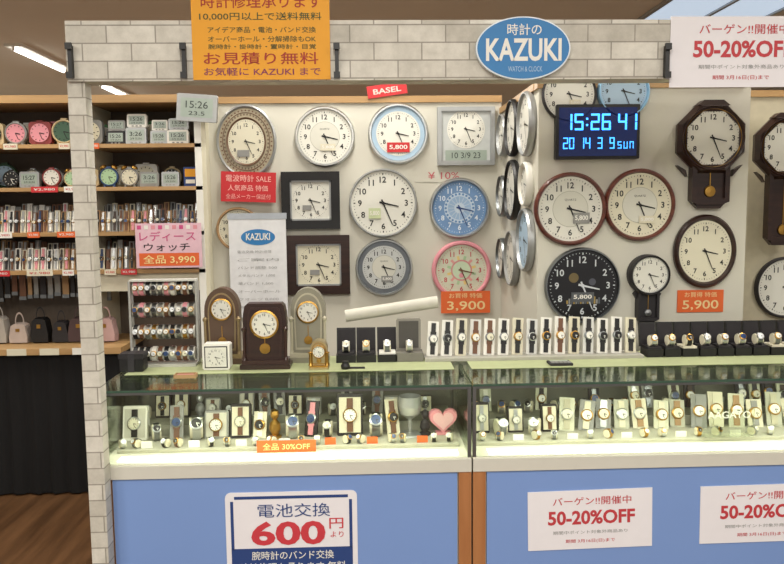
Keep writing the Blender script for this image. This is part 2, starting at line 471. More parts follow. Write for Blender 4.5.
# digital LED clock
g = Sign('digital_led_clock', 554, 106, 637, 159, YR); g.base(BLACK, .035, .006)
g.rc(557, 109, 634, 156, mat('#0a1d52', .2, 0, .35))  # background emits faint blue to imitate the halo around the digits
def seg(g, ch, x0, y0, w, h, m):
    S = {'0': 'abcdef', '1': 'bc', '2': 'abged', '3': 'abgcd', '4': 'fgbc', '5': 'afgcd', '6': 'afgedc', '9': 'abcdfg', 'S': 'afgcd', 'U': 'fedcb', 'N': 'efabc'}[ch]
    t = w * .22; gp = t * .2
    C = {'a': (x0 + gp, y0, x0 + w - gp, y0 + t), 'd': (x0 + gp, y0 + h - t, x0 + w - gp, y0 + h), 'g': (x0 + gp, y0 + h / 2 - t / 2, x0 + w - gp, y0 + h / 2 + t / 2),
         'f': (x0, y0 + gp, x0 + t, y0 + h / 2 - gp), 'b': (x0 + w - t, y0 + gp, x0 + w, y0 + h / 2 - gp),
         'e': (x0, y0 + h / 2 + gp, x0 + t, y0 + h - gp), 'c': (x0 + w - t, y0 + h / 2 + gp, x0 + w, y0 + h - gp)}
    for c in S: g.rc(*C[c], m, .001)
for ch, x in zip('152641', (561, 572, 588, 599, 615, 625)): seg(g, ch, x, 115, 9, 16, LED)
for yy in (119, 125): g.rc(583.5, yy, 585.5, yy + 2, LED, .001)
for ch, x in zip('201439', (561, 567, 577, 583, 595, 607)): seg(g, ch, x, 138, 5, 11, LED)
for ch, x in zip('SUN', (615, 621, 627)): seg(g, ch, x, 142, 4, 7, LED)
g.place()

# pendulum clocks
def pendulum(px, py, w, head, D, wood, bot, big=True):
    k = K(px, py, D); b = MB('pendulum_wall_clock'); r = head / 2 * k; W = w / 2 * k
    zb = -(bot - py) * k
    if big:
        b.lathe([(1.1 * r, 0), (1.14 * r, .03), (1.04 * r, .055), (.86 * r, .05)], wood, 8, a0=pi / 8, smooth=False)
        b.prism([(-.5 * r, .98 * r), (.5 * r, .98 * r), (.3 * r, 1.14 * r), (-.3 * r, 1.14 * r)], 0, .05, wood)
        for sx in (-1, 1):
            b.prism([(sx * .75 * r, -.95 * r), (sx * W * .9, -.8 * r), (sx * W * .62, -1.15 * r)][::sx], 0, .03, wood)
    b.lathe([(.98 * r, 0), (r, .035), (.95 * r, .062), (.9 * r, .05), (.88 * r, .046)], wood, 48)
    b.lathe([(.89 * r, .05), (.87 * r, .056), (.85 * r, .048)], GOLD if big else SILV2, 48)
    dial(b, .87 * r, .047, FACE, nums=True)
    c = W * .52 if big else W * .62
    zt = -.75 * r
    b.prism([(-c, zt), (-c, zb + .25 * r), (-c * .6, zb), (c * .6, zb), (c, zb + .25 * r), (c, zt)][::-1], 0, .03, wood)
    b.prism([(-c, zt), (-c, zb + .2 * r), (-c * .75, zb + .15 * r), (-c * .75, zt)], .03, .045, wood)
    b.prism([(c, zt), (c, zb + .2 * r), (c * .75, zb + .15 * r), (c * .75, zt)][::-1], .03, .045, wood)
    b.prism([(-c * .75, zb + .12 * r), (c * .75, zb + .12 * r), (c * .75, zb + .3 * r), (-c * .75, zb + .3 * r)], .03, .045, wood)
    b.bar(0, 0, pi, r * .9, -zb - .5 * r, .03 * r, .034, GOLD)
    b.lathe([(0, .04), (.16 * r, .038), (.18 * r, .032)], GOLD if big else SILVER, 24, cz=zb + .52 * r)
    if not big:
        for s_ in (-1, 1):
            b.prism([(s_ * c * .9, zt), (s_ * c * 1.3, zt - .2 * r), (s_ * c * .95, zt - .5 * r)][::s_], 0, .025, wood)
    x, z = P(px, py, D); b.build((x, D, z))
pendulum(708, 139, 72, 64, YR, DKWOOD, 207)
pendulum(646, 274, 34, 40, YR, BLK2, 322, False)
pendulum(782, 148, 62, 58, YR + .16, DKWOOD, 243)
wallclock(783, 287, 60, YR + .29, BLK2, FACE, .09)

# small signs on wall
def card(name, x0, y0, x1, y1, D, m, t, tm=WHITE, ry=0, frac=(.1, .2, .9, .8), bold=.02):
    g = Sign(name, x0, y0, x1, y1, D); g.base(m, .004)
    w = x1 - x0; h = y1 - y0
    g.tx(t, x0 + frac[0] * w, y0 + frac[1] * h, x0 + frac[2] * w, y0 + frac[3] * h, tm, bold)
    return g.place(ry)
g = Sign('red_promotion_card', 221, 172, 276, 202, YW - .042); g.base(RED)
LP = mat('#eeb0a8', .6)
g.tx('電波時計 SALE', 226, 175, 271, 182, LP, .02); g.tx('人気商品 特価', 228, 185, 268, 191, LP, .02); g.tx('全品メーカー保証付', 226, 194, 271, 199, LP); g.place(radians(2))
card('red_promotion_card', 367, 84, 407, 96, YW - .02, RED, 'BASEL', mat('#f3c9c0', .6), radians(-8), (.15, .3, .85, .75))
g = Sign('price_card', 441, 291, 490, 313, YW - .042); g.base(ORANGE); LO = mat('#f0d49a', .6)
g.tx('お買得 特価', 449, 293, 482, 298, LO); g.tx('3,900', 447, 301, 485, 311, LO, .01); g.place()
g = Sign('price_card', 677, 290, 723, 312, YR - .002); g.base(ORANGE)
g.tx('お買得 特価', 684, 292, 716, 297, LO); g.tx('5,900', 682, 300, 718, 310, LO, .01); g.place()
g = Sign('handwritten_price_note', 415, 168, 463, 182, YW - .002); g.base(WALLM, .001); g.tx('¥ 10%', 428, 172, 459, 179, mat('#c8606a')); g.place()
g = Sign('repair_price_list', 230, 218, 287, 318, YW - .042); g.base(mat('#dfe0e2', .5), .004)
c = g.L(259, 237); g.ell(c[0], c[1], 17 * g.k, 8 * g.k, .005, SIGNBLUE); g.t = .006
g.tx('KAZUKI', 247, 233, 271, 240, WHITE, .02)
for i, t in enumerate(('電池交換 時計修理', 'ご案内', 'バンド調整 500', 'メタルバンド 1,000', '革バンド 1,500', 'オーバーホール', 'クオーツ 8,000', '機械式 12,000')):
    g.tx(t, 238, 250 + i * 8, 272 + (i * 7) % 9, 253 + i * 8, mat('#a3a3a3', .6))
g.rc(229, 213, 288, 219, mat('#aeb4bc', .3)); g.place()

# ---------------------------------------------------------------- watches
def rotx(a): return Matrix.Rotation(a, 4, 'X')
STR = [BLACK, BROWN, BLK2, SILVER, STEEL, mat('#3a2a22', .5), PINK, WHITE, mat('#2d3f66', .5)]
DIALS = [WHITE, BLACK, FACEC, mat('#27406e', .3), mat('#dfe2e4', .3)]
def watch(b, x, y, z, h, w, stand, strap, case, dl, lean=.3, turn=0, roll=0):
    T0 = b.T.copy()
    b.T = T0 @ Matrix.Translation((x, y, z)) @ Matrix.Rotation(turn, 4, 'Z') @ rotx(-lean) @ Matrix.Rotation(roll, 4, 'Y')
    b.box(-w / 2, w / 2, 0, .008, 0, h, stand)
    b.box(-w * .2, w * .2, -.005, 0, .05 * h, .95 * h, strap)
    b.box(-w * .25, w * .25, -.008, 0, .3 * h, .7 * h, strap)
    b.lathe([(w * .4, 0), (w * .4, .012), (w * .32, .014)], case, 16, cz=.5 * h)
    b.ell(0, .5 * h, w * .32, w * .32, .0142, dl, 14)
    b.bar(0, .5 * h, radians(103), 0, w * .18, w * .05, .0148, BLACK if dl != BLACK else WHITE)
    b.bar(0, .5 * h, radians(157), 0, w * .27, w * .04, .0148, BLACK if dl != BLACK else WHITE)
    b.T = T0 @ Matrix.Translation((x, y, z))
    b.prism([(-w * .3, 0), (w * .3, 0), (w * .3, h * .5), (-w * .3, h * .5)], -.03, -.022, stand)
    b.T = T0
def cuff(b, x, y, z, r, w, strap, case, dl, turn=0):
    T0 = b.T.copy(); A = T0 @ Matrix.Translation((x, y, z + r)) @ Matrix.Rotation(turn, 4, 'Z')
    b.T = A @ Matrix.Rotation(pi / 2, 4, 'Z')
    b.lathe([(r, -w / 2), (r * 1.07, -w / 2), (r * 1.07, w / 2), (r, w / 2), (r, -w / 2)], strap, 20, sz=1.0)
    b.lathe([(0, -w * .8), (r * .9, -w * .8), (r * .9, w * .8), (0, w * .8)], CREAM, 14)
    b.T = A @ rotx(-.6)
    b.lathe([(w * .75, r * .95), (w * .8, r * 1.25), (w * .6, r * 1.3)], case, 18)
    b.ell(0, 0, w * .62, w * .62, r * 1.3, dl, 16)
    b.bar(0, 0, radians(103), 0, w * .4, w * .08, r * 1.32, BLACK if dl != BLACK else WHITE)
    b.bar(0, 0, radians(157), 0, w * .55, w * .08, r * 1.32, BLACK if dl != BLACK else WHITE)
    b.T = T0
def rs(l): return random.choice(l)

# ---------------------------------------------------------------- left shelving
SH = [P(150, y, YS)[1] for y in (145, 188, 233, 271)]
xs0 = P(-90, 200, YS)[0]; xs1 = P(203, 200, YS)[0]
ztop = P(40, 103, YS)[1]
SB = mat('#63564a', .7)
def f(b):
    b.box(xs0, xs1, YS + .40, YS + .42, 0, ztop, SB)
    for z in SH: b.box(xs0, xs1, YS, YS + .4, z - .012, z + .008, WOOD)
    b.box(xs0, xs1, YS - .005, YS + .41, ztop, ztop + .04, WOOD)
    for px in (205, 88, -60):
        x = P(px, 200, YS)[0]
        b.box(x - .012, x + .012, YS + .01, YS + .4, .6, ztop, CREAM)
    x = P(92, 200, YS)[0]
    b.box(x, xs1 - .02, YS + .03, YS + .04, SH[3] - .11, SH[3] - .012, CREAM)
single('display_shelving', f)
zt_ = P(60, 350, YS - .05)[1]
xt1 = P(128, 400, YS)[0]
def f(b):
    b.box(xs0, xt1, YS - .08, YS + .39, zt_ - .02, zt_ + .012, WOOD)
    n = 120; v = []; fs = []
    for i in range(n + 1):
        x = xs0 + .01 + (xt1 - xs0 - .02) * i / n
        for j, zz in enumerate((zt_ - .02, zt_ * .5, .01)):
            v.append((x, YS - .04 + .005 * (j + .3) * sin(i * .55) + .003 * sin(i * 1.3), zz))
    for i in range(n):
        for j in range(2): a = i * 3 + j; fs.append((a, a + 3, a + 4, a + 1))
    b.add(v, fs, mat('#0b0a0b', .9), True)
    b.box(xs0 + .02, xt1 - .02, YS, YS + .38, 0, zt_ - .02, BLK2)
single('draped_table', f)
b = MB('shelf_price_labels')
for z in SH:
    x = xs0 + .1
    while x < xs1 - .1:
        w = random.uniform(.05, .14)
        c = rs([RED, ORANGE, WHITE, WHITE, CREAM])
        if random.random() < .55:
            b.box(x, x + w, YS - .006, YS - .001, z - .018, z + .012, c)
            b.T = Matrix.Translation((0, YS - .006, 0)); b.text('¥2,980', x + w / 2, z - .003, w * .8, .014, .001, RED if c in (WHITE, CREAM) else WHITE); b.T = Matrix.Identity(4)
        x += w + random.uniform(.02, .1)
for i in range(12):
    x = xs0 + .15 + i * .17
    if x < xt1 - .1: b.box(x, x + .1, YS - .086, YS - .081, zt_ - .02, zt_ + .015, rs([WHITE, CREAM, ORANGE]))
b.build()
def alarm(b, x, y, z, r, col, face=FACE, bells=False, square=False):
    T0 = b.T.copy(); b.T = T0 @ Matrix.Translation((x, y, z + r * 1.1))
    if square:
        b.box(-r, r, 0, .7 * r, -r, r, col, .2 * r)
    else:
        b.lathe([(0, -r * .7), (.85 * r, -r * .7), (r, -.3 * r), (r, .1 * r), (.9 * r, .16 * r), (.85 * r, .1 * r)], col, 24)
    b.ell(0, 0, .84 * r, .84 * r, .1 * r, face, 24)
    ik = BLACK if face != BLACK else WHITE
    for i in range(12): b.bar(0, 0, i * pi / 6, .62 * r, .76 * r, .06 * r, .12 * r, ik)
    b.bar(0, 0, radians(103), 0, .45 * r, .08 * r, .14 * r, ik); b.bar(0, 0, radians(157), 0, .66 * r, .06 * r, .14 * r, ik)
    for s in (-1, 1):
        b.box(s * .5 * r - .1 * r, s * .5 * r + .1 * r, -.05 * r, .3 * r, -1.1 * r, -.75 * r, col)
        if bells:
            b.T = T0 @ Matrix.Translation((x + s * .55 * r, y + .1 * r, z + 2.05 * r)) @ Matrix.Rotation(s * .5, 4, 'Y') @ rotx(-pi / 2)
            b.lathe([(.38 * r, 0), (.34 * r, .18 * r), (.18 * r, .3 * r), (0, .33 * r)], GOLD, 16)
            b.T = T0 @ Matrix.Translation((x, y, z + r * 1.1))
    b.box(-.25 * r, .25 * r, 0, .3 * r, .95 * r, 1.12 * r, col)
    b.T = T0
def digi(b, x, y, z, w, h, col):
    T0 = b.T.copy(); b.T = T0 @ Matrix.Translation((x, y, z)) @ rotx(-.08)
    b.box(-w / 2, w / 2, 0, .03, 0, h, col, w * .06)
    b.box(-w * .4, w * .4, -.002, 0, h * .22, h * .86, LCD)
    b.text(rs(['15:26', '3:26', '15:27']), 0, h * .62, w * .6, h * .26, .0028, LCDD, .01)
    b.text('3/9 SUN', 0, h * .34, w * .55, h * .12, .0028, LCDD)
    for i in range(3): b.box((-.2 + .2 * i) * w - w * .05, (-.2 + .2 * i) * w + w * .05, -.004, 0, h * .07, h * .14, GREY)
    b.T = T0
def gbox(b, x, y, z, w, h, c, c2):
    b.box(x - w / 2, x + w / 2, y, y + .05, z, z + h, c, .003)
    b.box(x - w * .4, x + w * .4, y - .002, y, z + h * .5, z + h * .9, c2); b.box(x - w * .35, x + w * .35, y - .002, y, z + h * .15, z + h * .35, WHITE)
COL = [SILV2, WHITE, GREEN, PINK, mat('#c8b48c', .4), GREY, mat('#8a3b3a', .4), BLK2, BLACK, mat('#3d5a45'), mat('#33507c', .4)]
xr = P(95, 0, YS)[0]
for row, z in enumerate((SH[0], SH[1])):
    b = MB('desk_clock_row')
    zz = z + .009
    x = xs0 + .08
    while x < xs1 - .07:
        if x > xr and random.random() < .75 or x <= xr and random.random() < .25:
            w = random.uniform(.08, .125); h = w * random.uniform(.65, .85)
            digi(b, x, YS + .06, zz, w, h, rs([SILV2, WHITE, SILV2, GREY, BLK2]))
            if x > xr and row == 0: digi(b, x + .005, YS + .07, zz + h + .001, w * .95, h * .8, rs([SILV2, GREY, WHITE]))
            x += w + .012
        elif random.random() < .15:
            gbox(b, x, YS + .07, zz, .07, random.uniform(.09, .14), rs([NAVY, RED, WHITE, MAG]), rs([YEL, WHITE, LTBLUE])); x += .085
        else:
            r = random.uniform(.036, .064)
            alarm(b, x, YS + .07, zz, r, rs(COL), rs([FACE, FACE, FACEC, mat('#3e5c48', .5), BLACK, PINK, mat('#a9c9a0', .5)]), random.random() < .3 and r < .05, random.random() < .25); x += 2 * r + .01
    x = xs0 + .1
    while x < xs1 - .07:
        r = random.uniform(.05, .068); alarm(b, x, YS + .27, zz, r, rs(COL), rs([FACE, FACEC, BLACK, LTBLUE]), False, random.random() < .4); x += 2 * r + .02
    b.build()
for row, z in enumerate((SH[2], SH[3])):
    b = MB('wristwatch_row'); zz = z + .009
    for yy in (YS + .05, YS + .19):
        x = xs0 + .05
        while x < xs1 - .04:
            w = random.uniform(.028, .036)
            watch(b, x, yy, zz, (.12 if yy < YS + .1 else .155) * random.uniform(.9, 1.03), w * .85, rs([CREAM, WHITE, TAN, GREY, BROWN]), rs(STR), rs([SILVER, GOLD, STEEL]), rs(DIALS), .2)
            x += w
    b.build()
b = MB('handbag_row')
i = 0; x = xs0 + .1
BG = [mat('#c9a6a4', .8), BLK2, mat('#b9a9a0', .8), GREY, mat('#4d3a3a', .8), BLACK, mat('#a8a29a', .8)]
while x < xt1 - .08:
    w = random.uniform(.045, .065); h = random.uniform(.11, .15); c = BG[(i * 3) % 7]; i += 1
    T = Matrix.Translation((x, YS + .12, zt_ + .013)); b.T = T
    b.prism([(-w, 0), (w, 0), (w * 1.05, h * .3), (w * .8, h * .9), (w * .5, h), (-w * .5, h), (-w * .8, h * .9), (-w * 1.05, h * .3)], -.03, .03, c, .08)
    b.box(-w * .2, w * .2, -.034, -.026, h * .6, h * .75, GOLD)
    for j in range(9):
        a0 = pi * j / 9; a1 = pi * (j + 1) / 9
        b.poly([(w * .5 * cos(a0), h + .06 * sin(a0)), (w * .5 * cos(a1), h + .06 * sin(a1)), (w * .4 * cos(a1), h + .05 * sin(a1)), (w * .4 * cos(a0), h + .05 * sin(a0))], 0, c)
    b.T = Matrix.Identity(4); x += 2.25 * w
b.build()
b = MB('hanging_belt_row')
b.box(xs0 + .02, xr, YS + .2, YS + .21, SH[3] - .05, SH[3] - .03, STEEL)
for s_ in (xs0 + .03, xr - .05, (xs0 + xr) / 2): b.box(s_, s_ + .01, YS + .2, YS + .21, SH[3] - .04, SH[3] - .012, STEEL)
x = xs0 + .06
while x < xr - .05:
    l = random.uniform(.08, .12); w = random.uniform(.02, .035)
    b.box(x, x + w, YS + .19, YS + .198, SH[3] - .04 - l, SH[3] - .03, rs([BLACK, BROWN, BLK2, GREY, TAN]))
    b.box(x - .002, x + w + .002, YS + .186, YS + .2, SH[3] - .04 - l - .02, SH[3] - .04 - l, STEEL)
    x += w + .012
b.build()
# pink pop sign
g = Sign('pink_promotion_sign', 136, 223, 202, 268, YS - .02); g.base(mat('#e2bcc8', .6), .004)
for i in range(9):
    g.rc(138 + i * 7, 225, 142 + i * 7, 229, [MAG, WHITE, PINK][i % 3])
g.tx('レディース', 140, 231, 196, 241, MAG, .03); g.tx('ウォッチ', 144, 243, 190, 251, BLK2, .03)
g.rc(139, 253, 199, 266, ORANGE); g.tx('全品 3,990', 143, 255, 195, 264, mat('#fbe6a0'), .02, d=.001); g.place()
g = Sign('radio_lcd_clock', 178, 95, 218, 122, YS - .06); g.base(SILV2, .03, .008); g.rc(182, 99, 214, 118, LCD)
g.tx('15:26', 187, 102, 209, 109, LCDD, d=.001); g.tx('23.5', 190, 112, 206, 116, LCDD, d=.001)
g.box(-.01, .01, 0, .065, -.03, .0, STEEL); g.place(radians(4))

# ---------------------------------------------------------------- counter
xc0 = P(98, 480, YC)[0]; xm = P(472, 480, YC)[0]; xc1 = 2.25
GT = mat_glass('glass_green_top', '#f0f6ec', .7, .06); GFm = mat_glass('glass_clear_front', '#f6f9f4', .7)
EDGE = mat('#3c5648', .2)
TRIMW = mat('#cfcdc2', .4, var=.03)
DECK = mat('#dcdaca', .5, var=.03)
BACKP = mat('#77786f', .35)
GLOW = mat('#fff6d2', .5, 0, 1.5, var=0)
def counter(x0, x1):
    e = bpy.data.objects.new('glass_display_counter', None); scene.collection.objects.link(e)
    b = MB('base_cabinet')
    b.box(x0, x1, YC + .01, YB, .08, ZDK - .012, TRIMW)
    b.box(x0 + .02, x1 - .02, YC + .04, YB - .02, 0, .08, BLK2)
    b.box(x0 + .05, x1 - .05, YC - .002, YC + .012, .1, ZBL - .01, BLUE)
    for a in (x0, x1 - .045): b.box(a, a + .045, YC - .006, YC + .012, .08, ZBL - .008, WOODV)
    b.box(x0, x1, YC - .008, YC + .012, .06, .1, WOODV)
    b.box(x0, x1, YC - .01, YC + .012, ZBL - .006, ZDK - .004, TRIMW)
    b.build(parent=e)
    b = MB('case_deck'); b.box(x0, x1, YC + .0, YB, ZDK - .012, ZDK, DECK)
    b.build(parent=e)
    b = MB('case_frame')
    t = .012
    for xx in (x0, x1 - t):
        for yy in (YC, YB - t): b.box(xx, xx + t, yy, yy + t, ZDK, ZG - .008, STEEL)
    b.box(x0 + t, x1 - t, YC + .001, YC + .012, ZG - .018, ZG - .008, STEEL)
    b.box(x0 + t, x1 - t, YB - .02, YB - .004, ZDK, ZG - .008, BACKP)
    b.build(parent=e)
    b = MB('glass_front'); b.box(x0 + t, x1 - t, YC + .003, YC + .007, ZDK, ZG - .018, GFm); b.build(parent=e)
    b = MB('glass_side')
    for xx in (x0 + .003, x1 - .007): b.box(xx, xx + .004, YC + t, YB - t, ZDK, ZG - .008, GFm)
    b.build(parent=e)
    b = MB('glass_top'); b.box(x0, x1, YC - .005, YB, ZG - .007, ZG, GT); b.build(parent=e)
    b = MB('glass_edge'); b.box(x0, x1, YC - .0075, YC - .005, ZG - .0075, ZG + .0005, EDGE); b.build(parent=e)
    b = MB('counter_mat'); b.box(x0 + .03, x1 - .03, 2.84, YB - .005, ZG + .0002, ZT - .0003, mat('#aab287', .45)); b.build(parent=e)
    b = MB('case_lamp')
    b.box(x0 + .04, x1 - .04, YC + .014, YC + .03, ZG - .02, ZG - .009, SILV2)
    b.box(x0 + .06, x1 - .04, YC + .02, YC + .075, ZDK + .0005, ZDK + .006, GLOW)
    b.build(parent=e)
    l = bpy.data.lights.new('case_lamp_light', 'AREA'); l.shape = 'RECTANGLE'; l.size = x1 - x0 - .12; l.size_y = .02
    l.energy = 2.6 * (x1 - x0); l.color = (1, .97, .86)
    o = bpy.data.objects.new('case_lamp_light', l); scene.collection.objects.link(o)
    o.location = ((x0 + x1) / 2, YC + .03, ZG - .022); o.rotation_euler = (radians(12), 0, 0); o.parent = e
counter(xc0, xm - .003); counter(xm + .003, xc1)

# items inside the cases
def riser(x0, x1):
    b = MB('watch_display_riser')
    b.box(x0 + .03, x1 - .03, YB - .24, YB - .03, ZDK + .001, ZDK + .05, mat('#9a9a8c', .7))
    b.box(x0 + .03, x1 - .03, YC + .12, YB - .25, ZDK + .001, ZDK + .012, mat('#b4b2a2', .7))
    b.build()
riser(xc0, xm); riser(xm, xc1)
Z1 = ZDK + .0125; Z2 = ZDK + .0505
YF = YC + .24
def XF(px, D=YF): return P(px, 425, D)[0]
def padbox(b, x, y, z, w, h, m, dl):
    b.T = Matrix.Translation((x, y, z)) @ rotx(-.2)
    b.box(-w / 2, w / 2, 0, .03, 0, h, m, .004)
    b.box(-w * .42, w * .42, -.004, 0, h * .08, h * .92, CREAM if m in (BLACK, BLK2) else mat('#c8c5b8', .6))
    b.box(-w * .12, w * .12, -.009, -.004, h * .1, h * .9, rs([BLACK, BROWN, SILVER]))
    b.T = b.T @ Matrix.Translation((0, -.008, 0)); rr = min(w, h) * .27
    b.lathe([(rr, 0), (rr, .01), (rr * .85, .013)], rs([SILVER, GOLD]), 24, cz=h / 2)
    b.ell(0, h / 2, rr * .86, rr * .86, .0125, dl, 20)
    for i in range(12): b.bar(0, h / 2, i * pi / 6, rr * .62, rr * .78, rr * .08, .013, BLACK if dl not in (BLACK,) else WHITE)
    b.bar(0, h / 2, 1.8, 0, rr * .45, rr * .1, .0134, BLACK if dl != BLACK else WHITE); b.bar(0, h / 2, 2.75, 0, rr * .65, rr * .08, .0134, BLACK if dl != BLACK else WHITE)
    b.T = Matrix.Identity(4)
def figurine(b, x, y, z, h, m):
    b.T = Matrix.Translation((x, y, z)) @ rotx(-pi / 2)
    b.lathe([(0, 0), (.22 * h, 0), (.22 * h, .07 * h), (.12 * h, .12 * h), (.2 * h, .3 * h), (.17 * h, .5 * h), (.07 * h, .62 * h), (.12 * h, .7 * h), (.15 * h, .8 * h), (.12 * h, .92 * h), (0, h)], m, 18)
    b.T = Matrix.Identity(4)
def heart(b, x, y, z, s, m):
    pts = []
    for i in range(28):
        t = 2 * pi * i / 28
        pts.append((s * sin(t) ** 3, s * (.81 * cos(t) - .31 * cos(2 * t) - .125 * cos(3 * t) - .06 * cos(4 * t)) + s))
    b.T = Matrix.Translation((x, y, z)); b.prism(pts, -.01, .008, m, .08)
    b.prism([(px * .7, (pz - s) * .7 + s) for px, pz in pts], .008, .011, mat('#e6b6ba', .5)); b.box(-s * .5, s * .5, -.015, .02, 0, .01, m); b.T = Matrix.Identity(4)
def goblet(b, x, y, z, h, m):
    b.T = Matrix.Translation((x, y, z)) @ rotx(-pi / 2)
    b.lathe([(0, 0), (.3 * h, 0), (.28 * h, .04 * h), (.05 * h, .08 * h), (.05 * h, .4 * h), (.25 * h, .55 * h), (.3 * h, .75 * h), (.28 * h, h), (.26 * h, h), (.27 * h, .75 * h), (0, .55 * h)], m, 20)
    b.T = Matrix.Identity(4)
b = MB('wristwatch_gift_display')
LST = [(134, 'p', 24, 34, WHITE), (156, 'c', 0, 0, STEEL), (176, 'w', 0, 34, GREY), (196, 'C', 0, 0, SILVER), (216, 'p', 24, 28, GREY), (240, 'p', 20, 34, BLK2),
       (259, 'w', 0, 26, CREAM), (275, 'f', 0, 30, GOLD), (292, 'C', 0, 0, SILVER), (310, 'w', 0, 36, BLACK), (328, 'c', 0, 0, BLACK), (350, 'p', 26, 42, BLACK),
       (376, 'C', 0, 0, STEEL), (394, 'w', 0, 36, CREAM), (410, 'g', 0, 40, SILV2), (425, 'f', 0, 26, BLK2)]
kf = K(300, 425, YF)
for px, t, w, h, m in LST:
    x = XF(px); h *= kf; w *= kf
    if t == 'p': padbox(b, x, YF, Z1, w, h, m, rs([FACE, FACEC, WHITE]))
    if t in 'cC': cuff(b, x, YF, Z1, .032 if t == 'c' else .044, .02 if t == 'c' else .03, m, SILVER, rs(DIALS), random.uniform(-.4, .4))
    if t == 'w': watch(b, x, YF, Z1, h, .05, m, rs(STR), rs([SILVER, GOLD]), rs(DIALS), .3, random.uniform(-.3, .3))
    if t == 'f': figurine(b, x, YF, Z1, h, m)
    if t == 'g': goblet(b, x, YF, Z1, h, m)
heart(b, XF(443), YF, Z1, 15 * kf, PINK)
i = 0
for px in range(120, 462, 15):
    i += 1
    x = P(px + random.uniform(-3, 3), 438, YC + .15)[0]
    if i % 3 == 0: b.box(x - .02, x + .02, YC + .14, YC + .145, Z1, Z1 + .025, rs([WHITE, PAPER, ORANGE, WHITE]))
    else: cuff(b, x, YC + .15, Z1, .017, .013, rs([SILVER, STEEL, BLACK, BROWN, BLACK]), rs([SILVER, GOLD]), rs(DIALS), random.uniform(-.7, .7))
x = xc0 + .06
while x < xm - .06:
    t = random.random()
    if t < .4: padbox(b, x, YB - .13, Z2, .06, random.uniform(.07, .12), rs([GREY, BLACK, BLK2, WHITE]), rs([FACE, BLACK])); x += .075
    elif t < .65: watch(b, x, YB - .13, Z2, .11, .045, rs([GREY, BLACK, BLK2]), rs(STR), SILVER, rs(DIALS), .3, random.uniform(-.3, .3)); x += .06
    elif t < .78: figurine(b, x, YB - .13, Z2, random.uniform(.06, .1), rs([SILV2, GOLD, BROWN, WHITE])); x += .05
    else: cuff(b, x, YB - .14, Z2, .026, .018, rs([SILVER, STEEL, BLACK]), SILVER, rs(DIALS), random.uniform(-.5, .5)); x += .06
b.build()
b = MB('wristwatch_display')
px = 482; i = 0
while px < 800:
    i += 1; x = XF(px)
    if px < 553:
        if i % 2: padbox(b, x, YF, Z1, .06, random.uniform(.08, .12), rs([GREY, BLK2, BLACK]), rs([FACE, BLACK]))
        else: cuff(b, x, YF - .03, Z1, .034, .024, rs([SILVER, STEEL, BLACK]), SILVER, rs(DIALS), random.uniform(-.4, .4))
        px += 17
    else:
        st = rs([CREAM, CREAM, mat('#c9c9b4', .6), GREY, mat('#b5b5a4', .6)]); h = random.uniform(.1, .14)
        watch(b, x, YF + random.uniform(0, .03), Z1, h, .058, st, rs([CREAM, GREY, SILVER, mat('#b9b49c'), TAN]), rs([SILVER, GOLD]), rs([FACE, FACEC, WHITE]), .35, random.uniform(-.25, .1), random.uniform(-.06, .14))
        px += 19
i = 0
for px in range(482, 800, 18):
    i += 1
    x = P(px, 438, YC + .15)[0]
    if i % 3 == 0: b.box(x - .02, x + .02, YC + .14, YC + .145, Z1, Z1 + .022, rs([WHITE, PAPER]))
    else: cuff(b, x, YC + .15, Z1, .017, .013, rs([SILVER, STEEL, GOLD]), rs([SILVER, GOLD]), rs(DIALS), random.uniform(-.7, .7))
x = xm + .06
while x < xc1 - .06:
    if random.random() < .5: cuff(b, x, YB - .16, Z2, .026, .018, rs([SILVER, STEEL, BLACK, BROWN]), rs([SILVER, GOLD]), rs(DIALS), random.uniform(-.5, .5))
    else: watch(b, x, YB - .13, Z2, random.uniform(.08, .12), .045, rs([BLK2, GREY, mat('#c9c9b4', .6)]), rs(STR), rs([SILVER, GOLD]), rs(DIALS), .3, 0, random.uniform(-.05, .1))
    x += .056
b.build()
card('price_card', 257, 440, 316, 452, YC + .1, ORANGE, '全品 30%OFF', mat('#fbe6a0', .6))
g = Sign('brand_name_plate', 702, 409, 754, 437, YC + .11); g.base(GFm, .003); g.tx('AAGATO', 707, 411, 750, 418, mat('#c9c9c4'), .01); g.place()

# ---------------------------------------------------------------- on the counter
def X(px, D=3.0): return P(px, 340, D)[0]
k3 = K(300, 340, 3.0)
b = MB('watch_roll_rack')
W = 66 * k3; H = 84 * k3
b.box(-W / 2, W / 2, -.05, .06, 0, .01, mat('#bdbdb5', .4))
for s in (-1, 1): b.box(s * W / 2 - .004, s * W / 2 + .004, .0, .04, .01, H, mat('#a9a9a4', .3))
b.box(-W / 2, W / 2, -.0, .05, H, H + .007, mat('#c9c9c2', .4))
for j in range(4):
    zc = .045 + j * (H - .075) / 3
    b.T = Matrix.Translation((0, j * .012, zc)) @ Matrix.Rotation(pi / 2, 4, 'Z')
    b.lathe([(0, -W * .47), (.026, -W * .47), (.026, W * .47), (0, W * .47)], mat('#c4c1b6', .7), 20)
    for i in range(10):
        xx = (-.42 + .093 * i) * W
        b.lathe([(.027, xx - .008), (.03, xx - .008), (.03, xx + .008), (.027, xx + .008)], rs([SILVER, STEEL, BLACK, BLACK, PINK, GOLD, BROWN, WHITE, STEEL]), 20)
    b.T = Matrix.Identity(4)
    for i in range(10):
        xx = (-.42 + .093 * i) * W
        b.T = Matrix.Translation((-xx, j * .012, zc)) @ rotx(-.15)
        b.lathe([(.0115, .026), (.0115, .036), (.009, .037)], rs([SILVER, GOLD, STEEL]), 16); b.ell(0, 0, .009, .009, .0372, rs(DIALS), 14)
        b.bar(0, 0, 1.8, 0, .006, .002, .0376, BLACK); b.T = Matrix.Identity(4)
b.build((X(163), 3.02, ZT))
